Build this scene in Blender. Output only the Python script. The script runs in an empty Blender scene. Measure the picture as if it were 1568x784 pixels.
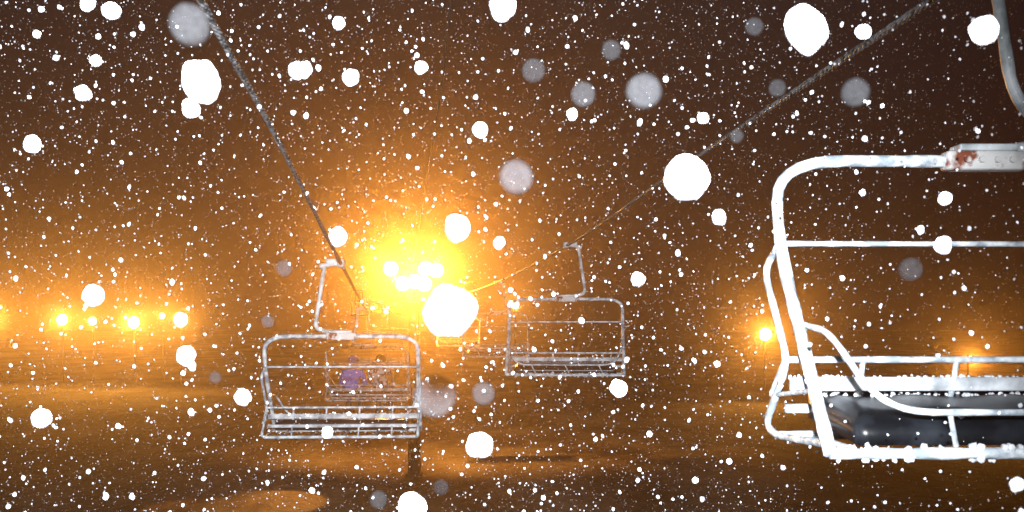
import bpy, math, random
from mathutils import Vector, Matrix, noise
random.seed(11)
CZ = 6.5                      # rider's eye height above the piste
sc = bpy.context.scene
sc.view_settings.view_transform = 'Standard'
sc.view_settings.look = 'None'
sc.view_settings.exposure = 0

# ------------------------------------------------------------------ helpers
def link(o, parent=None):
    sc.collection.objects.link(o)
    if parent is not None:
        o.parent = parent
    return o

def empty(name, loc=(0, 0, 0), rotz=0.0):
    e = bpy.data.objects.new(name, None)
    e.empty_display_size = 0.2
    e.location = loc
    e.rotation_euler = (0, 0, rotz)
    return link(e)

def mesh_obj(name, verts, faces, mat, parent=None, smooth=True):
    me = bpy.data.meshes.new(name)
    me.from_pydata(verts, [], faces)
    if mat: me.materials.append(mat)
    if smooth:
        me.polygons.foreach_set('use_smooth', [True] * len(me.polygons))
    me.update()
    return link(bpy.data.objects.new(name, me), parent)

def fillet(pts, r):
    pts = [Vector(p) for p in pts]
    out = [pts[0]]
    for i in range(1, len(pts) - 1):
        a, b, c = pts[i - 1], pts[i], pts[i + 1]
        d1 = min(r, (a - b).length * 0.49); d2 = min(r, (c - b).length * 0.49)
        p0 = b + (a - b).normalized() * d1
        p2 = b + (c - b).normalized() * d2
        for k in range(8):
            t = k / 7
            out.append(p0 * (1 - t) ** 2 + b * 2 * t * (1 - t) + p2 * t * t)
    out.append(pts[-1])
    return out

def resample(pts, step):
    out = [Vector(pts[0])]
    for a, b in zip(pts[:-1], pts[1:]):
        a = Vector(a); b = Vector(b)
        n = max(1, int((b - a).length / step))
        for k in range(1, n + 1):
            out.append(a.lerp(b, k / n))
    return out

def tube(name, pts, rad, mat, parent=None, fil=0.0, jit=0.0, step=0.05, res=3):
    if fil: pts = fillet(pts, fil)
    if jit: pts = resample(pts, step)
    cu = bpy.data.curves.new(name, 'CURVE')
    cu.dimensions = '3D'
    sp = cu.splines.new('POLY')
    sp.points.add(len(pts) - 1)
    for p, q in zip(sp.points, pts):
        p.co = (q[0], q[1], q[2], 1)
        p.radius = 1 + (random.uniform(-jit, jit) if jit else 0)
    cu.bevel_depth = rad
    cu.bevel_resolution = res
    cu.use_fill_caps = True
    cu.materials.append(mat)
    return link(bpy.data.objects.new(name, cu), parent)

def box(name, c, s, mat, parent=None, bev=0.01, seg=2, rotx=0.0):
    x, y, z = s[0] / 2, s[1] / 2, s[2] / 2
    v = [(-x, -y, -z), (x, -y, -z), (x, y, -z), (-x, y, -z), (-x, -y, z), (x, -y, z), (x, y, z), (-x, y, z)]
    f = [(0, 3, 2, 1), (4, 5, 6, 7), (0, 1, 5, 4), (1, 2, 6, 5), (2, 3, 7, 6), (3, 0, 4, 7)]
    o = mesh_obj(name, v, f, mat, parent, smooth=False)
    o.location = c
    o.rotation_euler = (rotx, 0, 0)
    if bev:
        m = o.modifiers.new('bev', 'BEVEL'); m.width = bev; m.segments = seg
    return o

def ico(sub):
    import bmesh
    bm = bmesh.new()
    bmesh.ops.create_icosphere(bm, subdivisions=sub, radius=1)
    v = [x.co.copy() for x in bm.verts]
    f = [tuple(y.index for y in x.verts) for x in bm.faces]
    bm.free()
    return v, f
ICO = {1: ico(1), 2: ico(2), 3: ico(3), 4: ico(4)}

def blobs(name, items, mat, sub=1, rough=0.25, parent=None, st=1.0):
    """items: (x,y,z,r) -> one mesh of uneven clumps"""
    bv, bf = ICO[sub]
    V = []; F = []
    for it in items:
        x, y, z, r = it[:4]
        off = len(V)
        sx = 1 + st * random.uniform(-0.25, 0.1); sz = 1 + st * random.uniform(-0.12, 0.28); sy = random.uniform(0.8, 1.1)
        a = random.uniform(-0.5, 0.5); ca, sa = math.cos(a), math.sin(a)
        seed = Vector((random.random() * 50, random.random() * 50, random.random() * 50))
        for p in bv:
            if sub == 1:
                k = r * (1 + random.uniform(-rough, rough))
            else:
                k = r * (1 + rough * noise.noise(p * 1.3 + seed) + rough * 0.25 * noise.noise(p * 4 + seed))
            px, py, pz = p.x * sx * k, p.y * sy * k, p.z * sz * k
            V.append((x + px * ca - pz * sa, y + py, z + px * sa + pz * ca))
        F += [(a_ + off, b_ + off, c_ + off) for a_, b_, c_ in bf]
    return mesh_obj(name, V, F, mat, parent)

# ------------------------------------------------------------------ materials
def newmat(name):
    m = bpy.data.materials.new(name); m.use_nodes = True
    nt = m.node_tree; nt.nodes.clear()
    out = nt.nodes.new('ShaderNodeOutputMaterial')
    return m, nt, out

def noisy(name, c1, c2, scale=8, rough=0.6, metal=0.0, bump=0.3, bdist=0.01, lo=0.4, hi=0.6, detail=6):
    m, nt, out = newmat(name)
    b = nt.nodes.new('ShaderNodeBsdfPrincipled')
    tc = nt.nodes.new('ShaderNodeTexCoord')
    n = nt.nodes.new('ShaderNodeTexNoise'); n.inputs['Scale'].default_value = scale; n.inputs['Detail'].default_value = detail
    r = nt.nodes.new('ShaderNodeValToRGB')
    r.color_ramp.elements[0].position = lo; r.color_ramp.elements[0].color = (*c1, 1)
    r.color_ramp.elements[1].position = hi; r.color_ramp.elements[1].color = (*c2, 1)
    bp = nt.nodes.new('ShaderNodeBump'); bp.inputs['Strength'].default_value = bump; bp.inputs['Distance'].default_value = bdist
    L = nt.links.new
    L(tc.outputs['Object'], n.inputs['Vector']); L(n.outputs['Fac'], r.inputs['Fac'])
    L(r.outputs['Color'], b.inputs['Base Color']); L(n.outputs['Fac'], bp.inputs['Height'])
    L(bp.outputs['Normal'], b.inputs['Normal'])
    b.inputs['Roughness'].default_value = rough; b.inputs['Metallic'].default_value = metal
    L(b.outputs[0], out.inputs['Surface'])
    return m

M_frame = noisy('frosted_white_paint', (0.30, 0.35, 0.40), (0.84, 0.88, 0.90), 12, 0.5, 0, 0.9, 0.018, 0.40, 0.60)
M_hang = noisy('frosted_galvanised', (0.28, 0.32, 0.33), (0.78, 0.82, 0.84), 7, 0.5, 0, 0.5, 0.012, 0.38, 0.62)
M_rust = noisy('rusty_bracket', (0.22, 0.05, 0.02), (0.70, 0.68, 0.66), 11, 0.7, 0, 0.5, 0.01, 0.40, 0.50)
M_pad = noisy('wet_black_vinyl', (0.005, 0.006, 0.008), (0.035, 0.04, 0.05), 5, 0.35, 0, 0.25, 0.01, 0.45, 0.8)
M_slat = noisy('snowy_slat', (0.20, 0.22, 0.235), (0.74, 0.76, 0.79), 6, 0.7, 0, 0.6, 0.015, 0.35, 0.58)
M_rope = noisy('steel_rope', (0.02, 0.02, 0.02), (0.20, 0.20, 0.21), 30, 0.45, 0.1, 0.3, 0.004)
M_thin = noisy('thin_black_cable', (0.01, 0.01, 0.01), (0.02, 0.02, 0.02), 10)
M_tower = noisy('tower_steel', (0.012, 0.010, 0.009), (0.05, 0.045, 0.04), 3, 0.6, 0.1, 0.3, 0.01)
M_rubber = noisy('sheave_rubber', (0.03, 0.03, 0.03), (0.10, 0.10, 0.10), 8)
M_clump = noisy('packed_snow', (0.6, 0.62, 0.65), (0.9, 0.9, 0.92), 20, 0.8, 0, 0.6, 0.01)

def flake_mat(name, col, trans=0.45):
    m, nt, out = newmat(name)
    d = nt.nodes.new('ShaderNodeBsdfDiffuse'); t = nt.nodes.new('ShaderNodeBsdfTranslucent')
    mx = nt.nodes.new('ShaderNodeMixShader'); mx.inputs[0].default_value = trans
    d.inputs[0].default_value = (*col, 1); t.inputs[0].default_value = (*col, 1)
    nt.links.new(d.outputs[0], mx.inputs[1]); nt.links.new(t.outputs[0], mx.inputs[2])
    nt.links.new(mx.outputs[0], out.inputs['Surface'])
    return m
M_flake = flake_mat('snow_flake', (0.92, 0.93, 0.97), 0.4)

m, nt, out = newmat('melting_flake'); M_ghost = m  # out-of-focus ghost flakes: dimness under the flash put into a dark, part-clear colour
d = nt.nodes.new('ShaderNodeBsdfDiffuse'); tr = nt.nodes.new('ShaderNodeBsdfTransparent'); mx = nt.nodes.new('ShaderNodeMixShader')
tc = nt.nodes.new('ShaderNodeTexCoord'); n = nt.nodes.new('ShaderNodeTexNoise'); n.inputs['Scale'].default_value = 300; n.inputs['Detail'].default_value = 3
rp = nt.nodes.new('ShaderNodeValToRGB')
rp.color_ramp.elements[0].position = 0.3; rp.color_ramp.elements[0].color = (0.0045, 0.0046, 0.0050, 1)
rp.color_ramp.elements[1].position = 0.7; rp.color_ramp.elements[1].color = (0.0115, 0.0117, 0.0125, 1)
nt.links.new(tc.outputs['Object'], n.inputs['Vector']); nt.links.new(n.outputs['Fac'], rp.inputs['Fac'])
nt.links.new(rp.outputs[0], d.inputs[0])
nv = nt.nodes.new('ShaderNodeCombineXYZ'); nv.inputs[1].default_value = -1.0
nt.links.new(nv.outputs[0], d.inputs['Normal'])
mx.inputs[0].default_value = 0.25
nt.links.new(tr.outputs[0], mx.inputs[1]); nt.links.new(d.outputs[0], mx.inputs[2]); nt.links.new(mx.outputs[0], out.inputs['Surface'])

def emis(name, col, s):
    m, nt, out = newmat(name)
    e = nt.nodes.new('ShaderNodeEmission'); e.inputs[0].default_value = (*col, 1); e.inputs[1].default_value = s
    nt.links.new(e.outputs[0], out.inputs['Surface']); return m
SOD = (1.0, 0.39, 0.045)
M_lamp = emis('sodium_lens', (1.0, 0.62, 0.22), 30)

# ------------------------------------------------------------------ ground
def gh(x, y):
    p = Vector((x * 0.03, y * 0.03, 0))
    h = 0.9 * noise.noise(p) + 0.25 * noise.noise(p * 4.1) + 0.06 * noise.noise(p * 14)
    far = max(0, (math.hypot(x, y) - 130) / 270)
    return h * 0.8 + far * 2.0
V = []; F = []
xs = [-500, -400, -300, -230, -180] + [-150 + i * 1.5 for i in range(201)] + [180, 230, 300, 400, 500]
ys = [-120, -60, -20, 0, 10, 18] + [24 + i * 0.8 for i in range(160)] + [160, 175, 200, 240, 300, 400, 600]
for y in ys:
    for x in xs:
        V.append((x, y, gh(x, y)))
nx = len(xs)
for j in range(len(ys) - 1):
    for i in range(nx - 1):
        a = j * nx + i
        F.append((a, a + 1, a + nx + 1, a + nx))
m, nt, out = newmat('piste_snow')
b = nt.nodes.new('ShaderNodeBsdfPrincipled'); b.inputs['Roughness'].default_value = 0.8
tc = nt.nodes.new('ShaderNodeTexCoord')
mp = nt.nodes.new('ShaderNodeMapping'); mp.inputs['Scale'].default_value = (1, 0.5, 1)
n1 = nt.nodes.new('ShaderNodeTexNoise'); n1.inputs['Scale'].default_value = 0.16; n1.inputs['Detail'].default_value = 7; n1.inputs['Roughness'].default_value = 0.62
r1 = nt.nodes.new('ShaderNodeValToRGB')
r1.color_ramp.elements[0].position = 0.42; r1.color_ramp.elements[0].color = (0.18, 0.12, 0.10, 1)  # brownish shadows mixed into the snow colour by noise
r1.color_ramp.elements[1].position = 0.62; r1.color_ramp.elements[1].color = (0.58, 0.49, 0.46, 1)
n2 = nt.nodes.new('ShaderNodeTexNoise'); n2.inputs['Scale'].default_value = 2.2; n2.inputs['Detail'].default_value = 8
bp = nt.nodes.new('ShaderNodeBump'); bp.inputs['Strength'].default_value = 0.8; bp.inputs['Distance'].default_value = 0.3
L = nt.links.new
L(tc.outputs['Object'], mp.inputs[0]); L(mp.outputs[0], n1.inputs['Vector']); L(tc.outputs['Object'], n2.inputs['Vector'])
L(n1.outputs['Fac'], r1.inputs[0]); L(r1.outputs[0], b.inputs['Base Color']); L(n2.outputs['Fac'], bp.inputs['Height'])
L(bp.outputs['Normal'], b.inputs['Normal']); L(b.outputs[0], out.inputs['Surface'])
mesh_obj('snow_ground', V, F, m)

# ------------------------------------------------------------------ chairs
HW = 0.92
def chair(loc, side, faces_camera=True, yaw=0.0, top=.20):
    e = empty('ski_lift_chair', loc, yaw)
    f = 1 if faces_camera else -1        # local front = -y when facing the camera
    def P(x, y, z): return (x, y * f, z)
    j = 0.09
    # main bail: over the top and down both sides to the seat front
    tube('main_frame', [P(-HW, -0.70, -1.20), P(-HW, -0.02, -0.36), P(-HW, 0, 0), P(HW, 0, 0), P(HW, -0.02, -0.36), P(HW, -0.70, -1.20)],
         0.026, M_frame, e, fil=0.30, jit=j)
    tube('cross_bar', [P(-HW + .02, -0.06, -0.37), P(HW - .02, -0.06, -0.37)], 0.012, M_frame, e, jit=j)
    for s in (-1, 1):
        x = s * HW
        tube('side_frame', [P(x, -0.02, -0.38), P(x, 0.20, -0.47), P(x, -0.17, -0.88), P(x, 0.18, -1.18), P(x, -0.0, -1.21), P(x, -0.66, -1.17)],
             0.016, M_frame, e, fil=0.10, jit=j)
        tube('side_brace', [P(x, -0.14, -0.86), P(x, 0.10, -1.04), P(x, -0.50, -0.98)], 0.010, M_frame, e, fil=.04, jit=j)
        # lap bar arm
    tube('lap_bar', [P(-HW + .03, -0.26, -0.72), P(-HW + .03, -0.60, -0.75), P(-HW + .13, -0.78, -0.98), P(-HW + .26, -0.80, -1.04), P(HW - .26, -0.80, -1.04), P(HW - .13, -0.78, -0.98), P(HW - .03, -0.60, -0.75), P(HW - .03, -0.26, -0.72)],
         0.0125, M_frame, e, fil=0.11, jit=j)
    for x in (-.52, .0, .52):
        tube('foot_rest_link', [P(x, -0.80, -1.04), P(x + .06, -0.72, -1.17)], 0.010, M_frame, e)
    # backrest
    tube('back_top_rail', [P(-HW, -0.17, -0.87), P(HW, -0.17, -0.87)], 0.014, M_frame, e, jit=j)
    box('back_slat', P(0, -0.14, -0.975), (2 * HW - .03, 0.026, 0.060), M_slat, e, 0.008)
    box('back_slat_low', P(0, -0.07, -1.085), (2 * HW - .03, 0.026, 0.040), M_slat, e, 0.008)
    for x in (-.60, -.2, .2, .60):
        tube('back_post', [P(x, -0.17, -0.87), P(x, -0.13, -1.0), P(x, 0.0, -1.19)], 0.012, M_frame, e, jit=j)
    # seat rails, pad
    tube('seat_front_rail', [P(-HW, -0.70, -1.20), P(HW, -0.70, -1.20)], 0.022, M_frame, e, jit=.14)
    tube('seat_rear_rail', [P(-HW, 0.02, -1.21), P(HW, 0.02, -1.21)], 0.019, M_frame, e, jit=j)
    for x in (-.75, -.38, 0, .38, .75):
        tube('seat_bearer', [P(x, -0.70, -1.215), P(x, 0.02, -1.22)], 0.016, M_frame, e)
    # cushion: sagging grid
    V = []; F = []
    nx, ny = 40, 10
    W = HW - .12
    for top_ in (1, 0):
        for jj in range(ny + 1):
            for i in range(nx + 1):
                x = -W + 2 * W * i / nx; v = jj / ny; y = -0.66 + 0.60 * v
                edge = min(1, min(i, nx - i) / 2, min(jj, ny - jj) / 2 + .0)
                z = -1.145 + 0.05 * v
                dent = 0.006 * math.cos((x / W) * math.pi * 4) + 0.004 * noise.noise(Vector((x * 3, y * 4, loc[1])))
                if top_: z += 0.035 + 0.05 * math.sqrt(max(edge, 0)) + dent * edge + (0.05 if jj == ny else 0)
                else: z -= 0.03
                V.append(P(x, y, z))
    N = (nx + 1) * (ny + 1)
    for jj in range(ny):
        for i in range(nx):
            a = jj * (nx + 1) + i
            F.append((a, a + 1, a + nx + 2, a + nx + 1)); F.append((a + N + nx + 1, a + N + nx + 2, a + N + 1, a + N))
    for i in range(nx):
        F.append((i, i + N, i + N + 1, i + 1)); a = ny * (nx + 1) + i; F.append((a, a + 1, a + N + 1, a + N))
    for jj in range(ny):
        a = jj * (nx + 1); F.append((a, a + nx + 1, a + nx + 1 + N, a + N)); a += nx; F.append((a, a + N, a + nx + 1 + N, a + nx + 1))
    mesh_obj('seat_cushion', V, F, M_pad, e)
    # clumps of snow caught on rails
    it = []
    for k in range(90):
        it.append((*P(random.uniform(-HW, HW), -0.70 + random.uniform(-.012, .012), -1.20 + random.choice((-.022, .018, .02)) + random.uniform(-.005, .005)), random.uniform(.006, .017)))
    for k in range(160):
        it.append((*P(random.uniform(-W, W), random.uniform(-.16, -.06), -1.02 + random.uniform(-.012, 0.0)), random.uniform(.003, .012)))
    for k in range(90):
        it.append((*P(random.uniform(-HW, HW), -0.14, -0.945), random.uniform(.004, .010)))
    blobs('snow_clumps', it, M_clump, sub=2, rough=.6, parent=e)
    # hanger
    s = side
    box('bar_clamp', (0, 0, 0.0), (0.36, 0.085, 0.085), M_rust, e, 0.015)
    box('clamp_plate', (0, 0, 0.055), (0.26, 0.11, 0.03), M_hang, e, 0.008)
    for bx in (-.10, -.035, .035, .10):
        tube('bolt', [(bx, -.05, .0), (bx, -.066, .0)], .014, M_rust, e)
    tube('hanger_arm', [(0, 0, .05), (s * .18, 0, .055), (s * .32, 0, .10), (s * (top + .09), 0, .28), (s * (top + .015), 0, .78), (s * top, 0, .86)],
         0.027, M_hang, e, fil=0.13, jit=.07)
    tube('grip_arm', [(s * (top + .06), 0, .84), (s * .10, 0, .875), (0, 0, .865)], 0.030, M_hang, e, fil=.03, jit=.06)
    box('grip_jaw', (0, 0, .875), (0.085, 0.24, 0.10), M_hang, e, 0.02)
    box('grip_spring', (s * .12, 0, .90), (0.14, 0.09, 0.07), M_hang, e, 0.02)
    return e

chair((2.085, 4.40, CZ + .73), 1, True, math.radians(1.0), top=.04)
chair((.875, 16.2, CZ + .446), 1, True, math.radians(-4))
chair((-.47, 28.2, CZ + .37), 1, True, math.radians(3))
chair((-2.35, 44.2, CZ + .35), 1, True)
chair((-3.7, 60.0, CZ + .45), 1, True)
chair((-2.055, 12.0, CZ - .118), -1, False, math.radians(3))
pc = (-3.29, 22.6, CZ - .47)
chair(pc, -1, False, math.radians(2))
chair((-4.65, 34.0, CZ - .22), -1, False)
chair((-6.5, 54.0, CZ - .1), -1, False)

# ------------------------------------------------------------------ haul rope
def catmull(pts, n=24):
    pts = [Vector(p) for p in pts]
    P = [pts[0] * 2 - pts[1]] + pts + [pts[-1] * 2 - pts[-2]]
    out = []
    for i in range(1, len(P) - 2):
        p0, p1, p2, p3 = P[i - 1:i + 3]
        for k in range(n):
            t = k / n
            out.append(0.5 * ((2 * p1) + (p2 - p0) * t + (2 * p0 - 5 * p1 + 4 * p2 - p3) * t * t + (3 * p1 - p0 - 3 * p2 + p3) * t ** 3))
    out.append(P[-2])
    return out

def rope(name, pts, split=26.0):
    e = empty(name)
    path = catmull([(x, y, z + CZ) for x, y, z in pts])
    near = resample([p for p in path if -3 < p.y < split], 0.02)
    back = [p for p in path if p.y <= -2.9]; far = [p for p in path if p.y >= split - .4]
    R = .0140
    for s in range(5):
        q = []
        d = 0.0
        for i, p in enumerate(near):
            if i: d += (p - near[i - 1]).length
            a = d / 0.30 * 2 * math.pi + s * 2 * math.pi / 5
            q.append(p + Vector((math.cos(a), 0, math.sin(a))) * R)
        tube('strand', q, 0.0085, M_rope, e, res=1)
    tube('rope_far', far, .026, M_tower, e)
    if len(back) > 1: tube('rope_behind', back, .020, M_rope, e)
    return e
rope('lift_cable', [(-.45, -7, 2.7), (-1.07, 0, 2.08), (-1.50, 4.8, 1.575), (-1.655, 6.56, 1.44), (-1.83, 9.0, 1.13), (-2.055, 12.0, .747), (-3.29, 22.6, .395), (-4.65, 34, .645), (-5.75, 42, .92), (-6.5, 54, .765), (-9, 90, .9)])
rope('lift_cable', [(3.15, -7, 1.72), (2.48, 0, 1.63), (2.085, 4.4, 1.595), (1.66, 9.15, 1.53), (.875, 16.2, 1.311), (-.47, 28.2, 1.235), (-2.25, 42, 1.28), (-2.35, 44.2, 1.215), (-3.7, 60, 1.315), (-6, 90, 1.5)])
tube('communication_cable', [(-4.19, 42, CZ + 2.75), (-1.8, 20, CZ + 2.44), (-.49, 8, CZ + 2.35), (.5, -4, CZ + 2.6)], .0065, M_thin, fil=4)

# ------------------------------------------------------------------ tower
TX, TY = -4.12, 42.0
tw = empty('lift_tower', (TX, TY, 0))
V = []; F = []
zz = [-.5, 0, 2.5, 2.5, 5, 7.3]; rr = [.30, .28, .27, .25, .235, .22]
for z, r in zip(zz, rr):
    for k in range(20):
        a = k / 20 * 2 * math.pi; V.append((r * math.cos(a), r * math.sin(a), z))
for i in range(len(zz) - 1):
    for k in range(20):
        F.append((i * 20 + k, i * 20 + (k + 1) % 20, (i + 1) * 20 + (k + 1) % 20, (i + 1) * 20 + k))
mesh_obj('pole', V, F, M_tower, tw)
box('base_flange', (0, 0, .25), (.72, .72, .10), M_tower, tw, .02)
box('cross_arm', (0, 0, 7.42), (4.1, .26, .26), M_tower, tw, .02)
for i in range(14):
    tube('ladder_rung', [(-.18 , -.36, .9 + i * .45), (.18, -.36, .9 + i * .45)], .014, M_tower, tw)
for s in (-1, 1):
    tube('ladder_rail', [(s * .18, -.36, .8), (s * .18, -.36, 7.3)], .02, M_tower, tw)
for s, cx, cz in ((-1, -5.75 - TX, CZ + .92), (1, -2.35 - TX, CZ + 1.28)):
    tube('arm_drop', [(cx + s * .22, 0, 7.45), (cx + s * .22, 0, cz - .15)], .05, M_tower, tw)
    box('sheave_beam', (cx + s * .14, 0, cz - .22), (.06, 2.6, .14), M_tower, tw, .01)
    for k in range(6):
        y = -1.15 + k * .46
        tube('sheave_wheel', [(cx - .05, y, cz - .20), (cx + .05, y, cz - .20)], .18, M_rubber, tw)
    # catwalk with railings
    box('catwalk', (cx + s * .55, 0, cz - .45), (.5, 3.0, .05), M_tower, tw, .005)
    for y in (-1.45, -.5, .5, 1.45):
        tube('rail_post', [(cx + s * .78, y, cz - .45), (cx + s * .78, y, cz + .55)], .02, M_tower, tw)
    for dz in (.1, .55):
        tube('hand_rail', [(cx + s * .32, -1.45, cz + dz), (cx + s * .78, -1.45, cz + dz), (cx + s * .78, 1.45, cz + dz)], .02, M_tower, tw)
# light frame above the cross arm
tube('lamp_mast', [(0, 0, 7.3), (0, 0, 9.3)], .07, M_tower, tw)
tube('lamp_yoke', [(-1.15, 0, 8.75), (1.15, 0, 8.75)], .05, M_tower, tw)
tube('lamp_yoke_low', [(-.75, 0, 8.15), (.75, 0, 8.15)], .05, M_tower, tw)
tube('lifting_frame', [(-.9, 0, 7.5), (-.55, 0, 9.2), (.55, 0, 9.2), (.9, 0, 7.5)], .05, M_tower, tw, fil=.1)

def disc_lamp(parent, x, y, z, r=.2):
    """floodlight head: housing bowl + glowing lens facing -y"""
    V = []; F = []; prof = [(.0, .30), (.10, .29), (.17, .2), (r, .03), (r * 1.08, -.02), (r * 1.08, -.06)]
    n = 20
    for rad, yy in prof:
        for k in range(n):
            a = k / n * 2 * math.pi; V.append((x + rad * math.cos(a), y + yy, z + rad * math.sin(a)))
    for i in range(len(prof) - 1):
        for k in range(n):
            F.append((i * n + k, i * n + (k + 1) % n, (i + 1) * n + (k + 1) % n, (i + 1) * n + k))
    mesh_obj('lamp_housing', V, F, M_tower, parent)
    V = [(x, y - .08, z)]; F = []
    for q, (rad, yy) in enumerate(((r * .6, -.06), (r, -.02))):
        for k in range(n):
            a = k / n * 2 * math.pi; V.append((x + rad * math.cos(a), y + yy, z + rad * math.sin(a)))
    for k in range(n):
        F.append((0, 1 + k, 1 + (k + 1) % n)); F.append((1 + k, 1 + n + k, 1 + n + (k + 1) % n, 1 + (k + 1) % n))
    mesh_obj('lamp_lens', V, F, M_lamp, parent)

def spot(name, loc, power, size, blend, target, color=SOD, rad=.12, parent=None):
    l = bpy.data.lights.new(name, 'SPOT'); l.energy = power; l.color = color; l.shadow_soft_size = rad
    l.spot_size = math.radians(size); l.spot_blend = blend
    o = bpy.data.objects.new(name, l)
    d = Vector(target) - Vector(loc)
    o.rotation_euler = d.to_track_quat('-Z', 'Y').to_euler()
    o.location = loc
    link(o)
    if parent is not None:
        o.parent = parent; o.matrix_parent_inverse = Matrix.Translation(-Vector(parent.location))
    return o

PW = 3000
for lx, lz in ((-.95, 8.92), (-.45, 8.30), (.05, 8.38), (.45, 8.28), (.50, 8.92), (.95, 8.85)):
    disc_lamp(tw, lx, -.3, lz, .30)
    spot('flood_beam', (TX + lx, TY - .55, lz), PW, 120, .8, (0, 8, lz + 14), parent=tw)
# rear spot added to brighten snow behind the tower; front flood lights left patch
spot('piste_spot', (TX, TY + 1.0, 8.9), 4500, 150, .6, (TX + 3, TY + 14, 0), parent=tw)
spot('piste_spot', (TX - .9, TY - .8, 8.2), 3800, 30, .25, (-9.5, 36, 0), parent=tw)

# ------------------------------------------------------------------ distant floodlights
def lamp_post(x, y, z, power, r=.3):
    e = empty('flood_light', (x, y, 0))
    tube('post', [(0, .3, -1), (0, .3, CZ + z + .3)], .07, M_tower, e)
    tube('bracket', [(-.4, .3, CZ + z), (.4, .3, CZ + z)], .05, M_tower, e)
    disc_lamp(e, 0, 0, CZ + z, r)
    spot('beam', (x, y - .4, CZ + z), power, 130, .8, (0, 8, CZ + z + 18), parent=e, rad=.3)
    return e
for a in ((-58.5, 112, 1.0, 14000, .5), (-49.7, 110, .75, 10000, .6), (-45.5, 108, .6, 4000, .42), (-41.8, 110, .45, 12000, .65), (-39.0, 111, 1.2, 2500, .3), (-36.3, 109, .7, 6000, .5),
          (22.9, 90, -.7, 11000, .55), (32.2, 70, -2.3, 4000, .22), (.25, 80, 1.75, 1500, .3)):
    lamp_post(a[0], a[1], a[2], a[3] * .58, a[4])

# ------------------------------------------------------------------ riders
def rider(loc, jacket, legs, helmet, lean=0.0, name='seated_skier'):
    e = empty(name, loc)
    J = {}; V = []; R = []; E = []; lab = []
    def v(n, p, r, l):
        J[n] = len(V); V.append(p); R.append(r); lab.append(l)
    def ed(a, b): E.append((J[a], J[b]))
    v('pelvis', (0, 0, .12), (.17), 1); v('waist', (0, .0 , .28), .16, 0); v('chest', (lean, .05, .47), .19, 0)
    v('neckb', (lean, .07, .60), .09, 0); v('neck', (lean, .09, .67), .062, 2); v('head', (lean, .11, .78), .10, 2); v('crown', (lean, .11, .86), .075, 2)
    for a, b in (('pelvis', 'waist'), ('waist', 'chest'), ('chest', 'neckb'), ('neckb', 'neck'), ('neck', 'head'), ('head', 'crown')): ed(a, b)
    for s in (-1, 1):
        k = str(s)
        v('sh' + k, (lean + s * .20, .05, .54), .09, 0); v('el' + k, (lean + s * .28, .14, .28), .07, 0); v('wr' + k, (s * .16, .36, .22), .05, 0)
        v('pa' + k, (s * .13, .43, .21), .045, 3)
        v('hp' + k, (s * .11, .06, .09), .115, 1); v('kn' + k, (s * .14, .50, .09), .085, 1); v('an' + k, (s * .14, .53, -.33), .065, 1)
        v('he' + k, (s * .14, .52, -.41), .07, 4); v('to' + k, (s * .14, .70, -.44), .055, 4)
        for a, b in (('chest', 'sh'), ('sh', 'el'), ('el', 'wr'), ('wr', 'pa'), ('pelvis', 'hp'), ('hp', 'kn'), ('kn', 'an'), ('an', 'he'), ('he', 'to')):
            E.append((J[a] if a in J else J[a + k], J[b + k]))
    me = bpy.data.meshes.new('body'); me.from_pydata(V, E, [])
    o = link(bpy.data.objects.new('body_tmp', me))
    sk = o.modifiers.new('skin', 'SKIN')
    for i, r in enumerate(R): me.skin_vertices[0].data[i].radius = (r, r * .85)
    me.skin_vertices[0].data[0].use_root = True
    ss = o.modifiers.new('ss', 'SUBSURF'); ss.levels = 2; ss.render_levels = 2
    dg = bpy.context.evaluated_depsgraph_get(); dg.update()
    bm_ = bpy.data.meshes.new_from_object(o.evaluated_get(dg))
    bpy.data.objects.remove(o)
    bm_.materials.clear()
    for mm in (jacket, legs, M_skin, M_glove, M_boot): bm_.materials.append(mm)
    segs = [(Vector(V[a]), Vector(V[b]), max(lab[a], lab[b]) if {lab[a], lab[b]} != {0, 1} else 0) for a, b in E]
    for p in bm_.polygons:
        c = p.center; best = None
        for a, b, l in segs:
            t = max(0, min(1, (c - a).dot(b - a) / (b - a).length_squared)); dd = (c - a.lerp(b, t)).length
            if best is None or dd < best[0]: best = (dd, l)
        p.material_index = best[1]; p.use_smooth = True
    link(bpy.data.objects.new('body', bm_), e)
    # gloves' fingers curled over the lap bar
    for s in (-1, 1):
        for i, ln in enumerate((.055, .065, .06, .048)):
            x = s * .13 + (i - 1.5) * .022
            tube('finger', [(x, .45, .22), (x, .45 + ln * .8, .225), (x, .45 + ln, .20), (x, .45 + ln * .6, .17)], .011, M_glove, e, fil=.02)
        tube('thumb', [(s * .13 - s * .04, .41, .20), (s * .13 - s * .065, .45, .185), (s * .13 - s * .05, .48, .17)], .012, M_glove, e, fil=.02)
    # helmet shell, face parts (turned away from camera)
    bv, bf = ICO[3]
    hv = [(lean + p.x * .128, .10 + p.y * .145, .80 + (p.z if p.z > -.25 else -.25 + (p.z + .25) * .25) * .135) for p in bv]
    mesh_obj('helmet', hv, bf, helmet, e)
    tube('goggle_strap', [(lean + .134 * math.cos(a), .10 + .150 * math.sin(a), .80) for a in [k / 24 * 2 * math.pi for k in range(25)]], .014, M_boot, e)
    tube('nose', [(lean, .20, .77), (lean, .225, .745)], .014, M_skin, e)
    tube('mouth', [(lean - .025, .205, .715), (lean + .025, .205, .715)], .006, M_boot, e)
    for s in (-1, 1):
        tube('ski', [(s * .14, -.25, -.51), (s * .14, 1.10, -.51), (s * .14, 1.28, -.44)], .03, M_boot, e, fil=.15)
    return e
M_skin = noisy('skin', (.45, .28, .2), (.5, .32, .24), 20)
M_glove = noisy('glove', (.02, .02, .02), (.05, .05, .05), 20)
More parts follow.
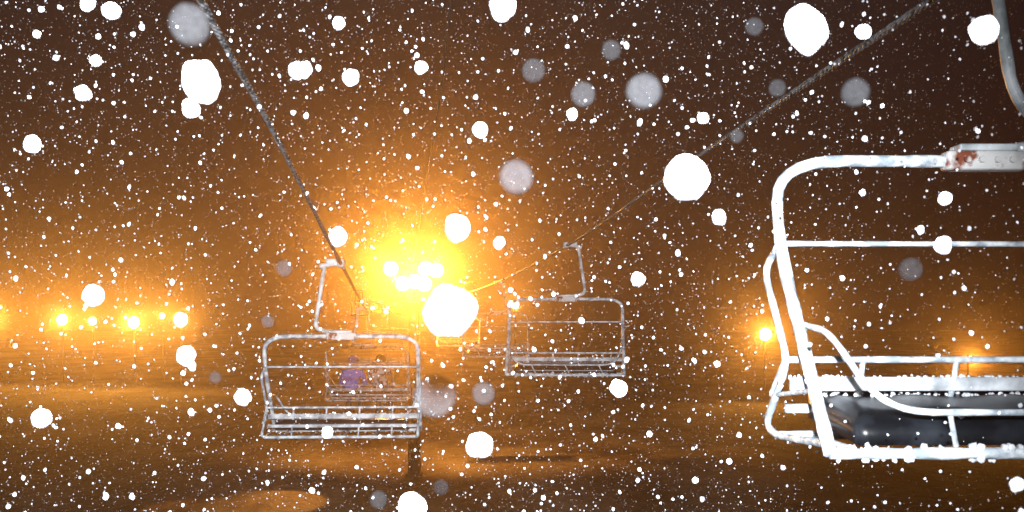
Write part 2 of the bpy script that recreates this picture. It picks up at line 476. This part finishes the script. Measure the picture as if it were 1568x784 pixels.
M_boot = noisy('boot_plastic', (.03, .03, .035), (.08, .08, .09), 20)
M_blue = noisy('blue_jacket', (.001, .14, .90), (.005, .24, .97), 8, .7)
M_plaid = noisy('plaid_jacket', (.01, .03, .06), (.55, .64, .72), 9, .8, 0, .3, .01, .46, .54)
M_legs = noisy('ski_trousers', (.02, .02, .025), (.06, .06, .07), 12)
M_helb = noisy('helmet_blue', (.01, .10, .50), (.02, .14, .60), 10, .4)
M_helw = noisy('helmet_brown', (.03, .02, .02), (.07, .04, .03), 10, .4)
rider((pc[0] - .40, pc[1] + .25, pc[2] - 1.12), M_blue, M_legs, M_helb, .03)
rider((pc[0] + .30, pc[1] + .25, pc[2] - 1.10), M_plaid, M_legs, M_helw, -.04)

# ------------------------------------------------------------------ falling snow
big = [(-.048,.762,.012,.0190),(.160,.914,.136,.0200),(.225,.762,.2265,.0150),(-.286,.914,.225,.016),(-.300,.93,.204,.007),(.578,1.219,.362,.016),
(-.010,1.067,.344,.0135),(-.641,1.524,.047,.0145),(-.067,1.219,.12,.0135),(-.266,1.524,.138,.0125),(-.049,1.524,.301,.0105),(-.04,1.219,-.146,.0145),
(-.499,1.524,-.045,.0135),(-.33,1.524,.391,.0125),(-.318,1.524,.393,.0105),(-.247,1.524,.381,.0115),(-.613,1.524,.483,.0125),(-.734,1.524,.279,.0125),(-.657,1.524,.357,.0105),
(-.72,1.524,-.141,.0125),(.163,1.524,-.095,.0115),(.66,1.524,.125,.0125),(.538,1.524,.451,.0105),(.773,1.524,-.242,.0105),(-.122,1.219,-.222,.0165),
(.663,1.524,.196,.0095),(-.507,1.524,.01,.0095),(-.412,1.524,-.108,.0115),(.193,1.524,.073,.0095),(.317,1.524,.167,.0105),(.292,1.524,.319,.0075),
(-.139,1.524,.396,.0085),(-.265,1.524,.464,.0085),(-.02,1.524,.128,.0085),(.092,1.524,.325,.0075),(-.637,1.524,.407,.0075),(-.649,1.524,.495,.0105)]
ghost = [(-.296,.914,.277,.0186),(.004,.914,.137,.0156),(-.071,.914,-.064,.020),(.087,1.219,.284,.015),(.121,.914,.216,.016),(.368,1.067,.251,.0147),
(.488,1.219,.070,.0144),(-.349,1.524,.089,.013),(.371,1.524,.459,.014),(.406,1.524,.365,.013),(.152,1.524,.423,.015),(-.374,1.524,.008,.010),
(-.035,1.219,-.082,.0144),(.344,1.524,.291,.010),(-.109,1.524,-.246,.012),(-.204,1.524,-.265,.014),(.033,1.524,.392,.018),(-.454,1.524,-.078,.009)]
fall = empty('falling_snow')
def up(l): return [(x, y, z + CZ, r) for x, y, z, r in l]
blobs('large_flakes', up(big), M_flake, 4, .22, fall, st=.5)
blobs('ghost_flakes', up(ghost), M_ghost, 4, .05, fall, st=.15)
def cloud(n, y0, y1, pw, r0, r1, rp=2.0):
    out = []
    for i in range(n):
        y = y0 + (y1 - y0) * random.random() ** pw
        x = random.uniform(-1, 1) * (.60 * y + .8)
        z = CZ + random.uniform(-.24 * y - .3, .38 * y + .3)
        if z < .3: continue
        r = r0 + (r1 - r0) * random.random() ** rp
        out.append((x, y, z, r))
    return out
blobs('medium_flakes', cloud(700, 1.6, 5.0, .8, .0025, .0115, 2.6), M_flake, 2, .5, fall)
blobs('fine_flakes', cloud(42000, 2.5, 15, .70, .0018, .0078, 2.4), M_flake, 1, .3, fall)
blobs('distant_flakes', cloud(26000, 13, 38, .8, .005, .013, 1.7), M_flake, 1, .3, fall)

# ------------------------------------------------------------------ fog
m, nt, out = newmat('snowy_air')
vs = nt.nodes.new('ShaderNodeVolumeScatter')
vs.inputs['Color'].default_value = (1, .82, .70, 1); vs.inputs['Density'].default_value = 0.0046; vs.inputs['Anisotropy'].default_value = 0.895
nt.links.new(vs.outputs[0], out.inputs['Volume'])
fx, fy0, fy1, fz0, fz1 = 140, -12, 150, -6, 34
fv = [(-fx, fy0, fz0), (fx, fy0, fz0), (fx, fy1, fz0), (-fx, fy1, fz0), (-fx, fy0, fz1), (fx, fy0, fz1), (fx, fy1, fz1), (-fx, fy1, fz1)]
mesh_obj('fog', fv, [(0, 3, 2, 1), (4, 5, 6, 7), (0, 1, 5, 4), (1, 2, 6, 5), (2, 3, 7, 6), (3, 0, 4, 7)], m, smooth=False)

# ------------------------------------------------------------------ camera flash (photographer's), world, camera
spot('camera_flash', (.05, -.10, CZ + .32), 7200, 84, 1.0, (-2.3, 12, CZ - .6), color=(.90, .95, 1.0), rad=.05)
w = bpy.data.worlds.new('World'); sc.world = w; w.use_nodes = True
bg = w.node_tree.nodes['Background']
bg.inputs[0].default_value = (.070, .020, .028, 1); bg.inputs[1].default_value = .15

cam = bpy.data.cameras.new('camera'); co = bpy.data.objects.new('camera', cam); link(co)
co.location = (0, 0, CZ); co.rotation_euler = (math.radians(90), 0, 0)
cam.lens = 35; cam.sensor_width = 36; cam.shift_y = 108 / 1568
cam.clip_start = .05; cam.clip_end = 1500
cam.dof.use_dof = True; cam.dof.focus_distance = 12.5; cam.dof.aperture_fstop = 6.3
sc.camera = co
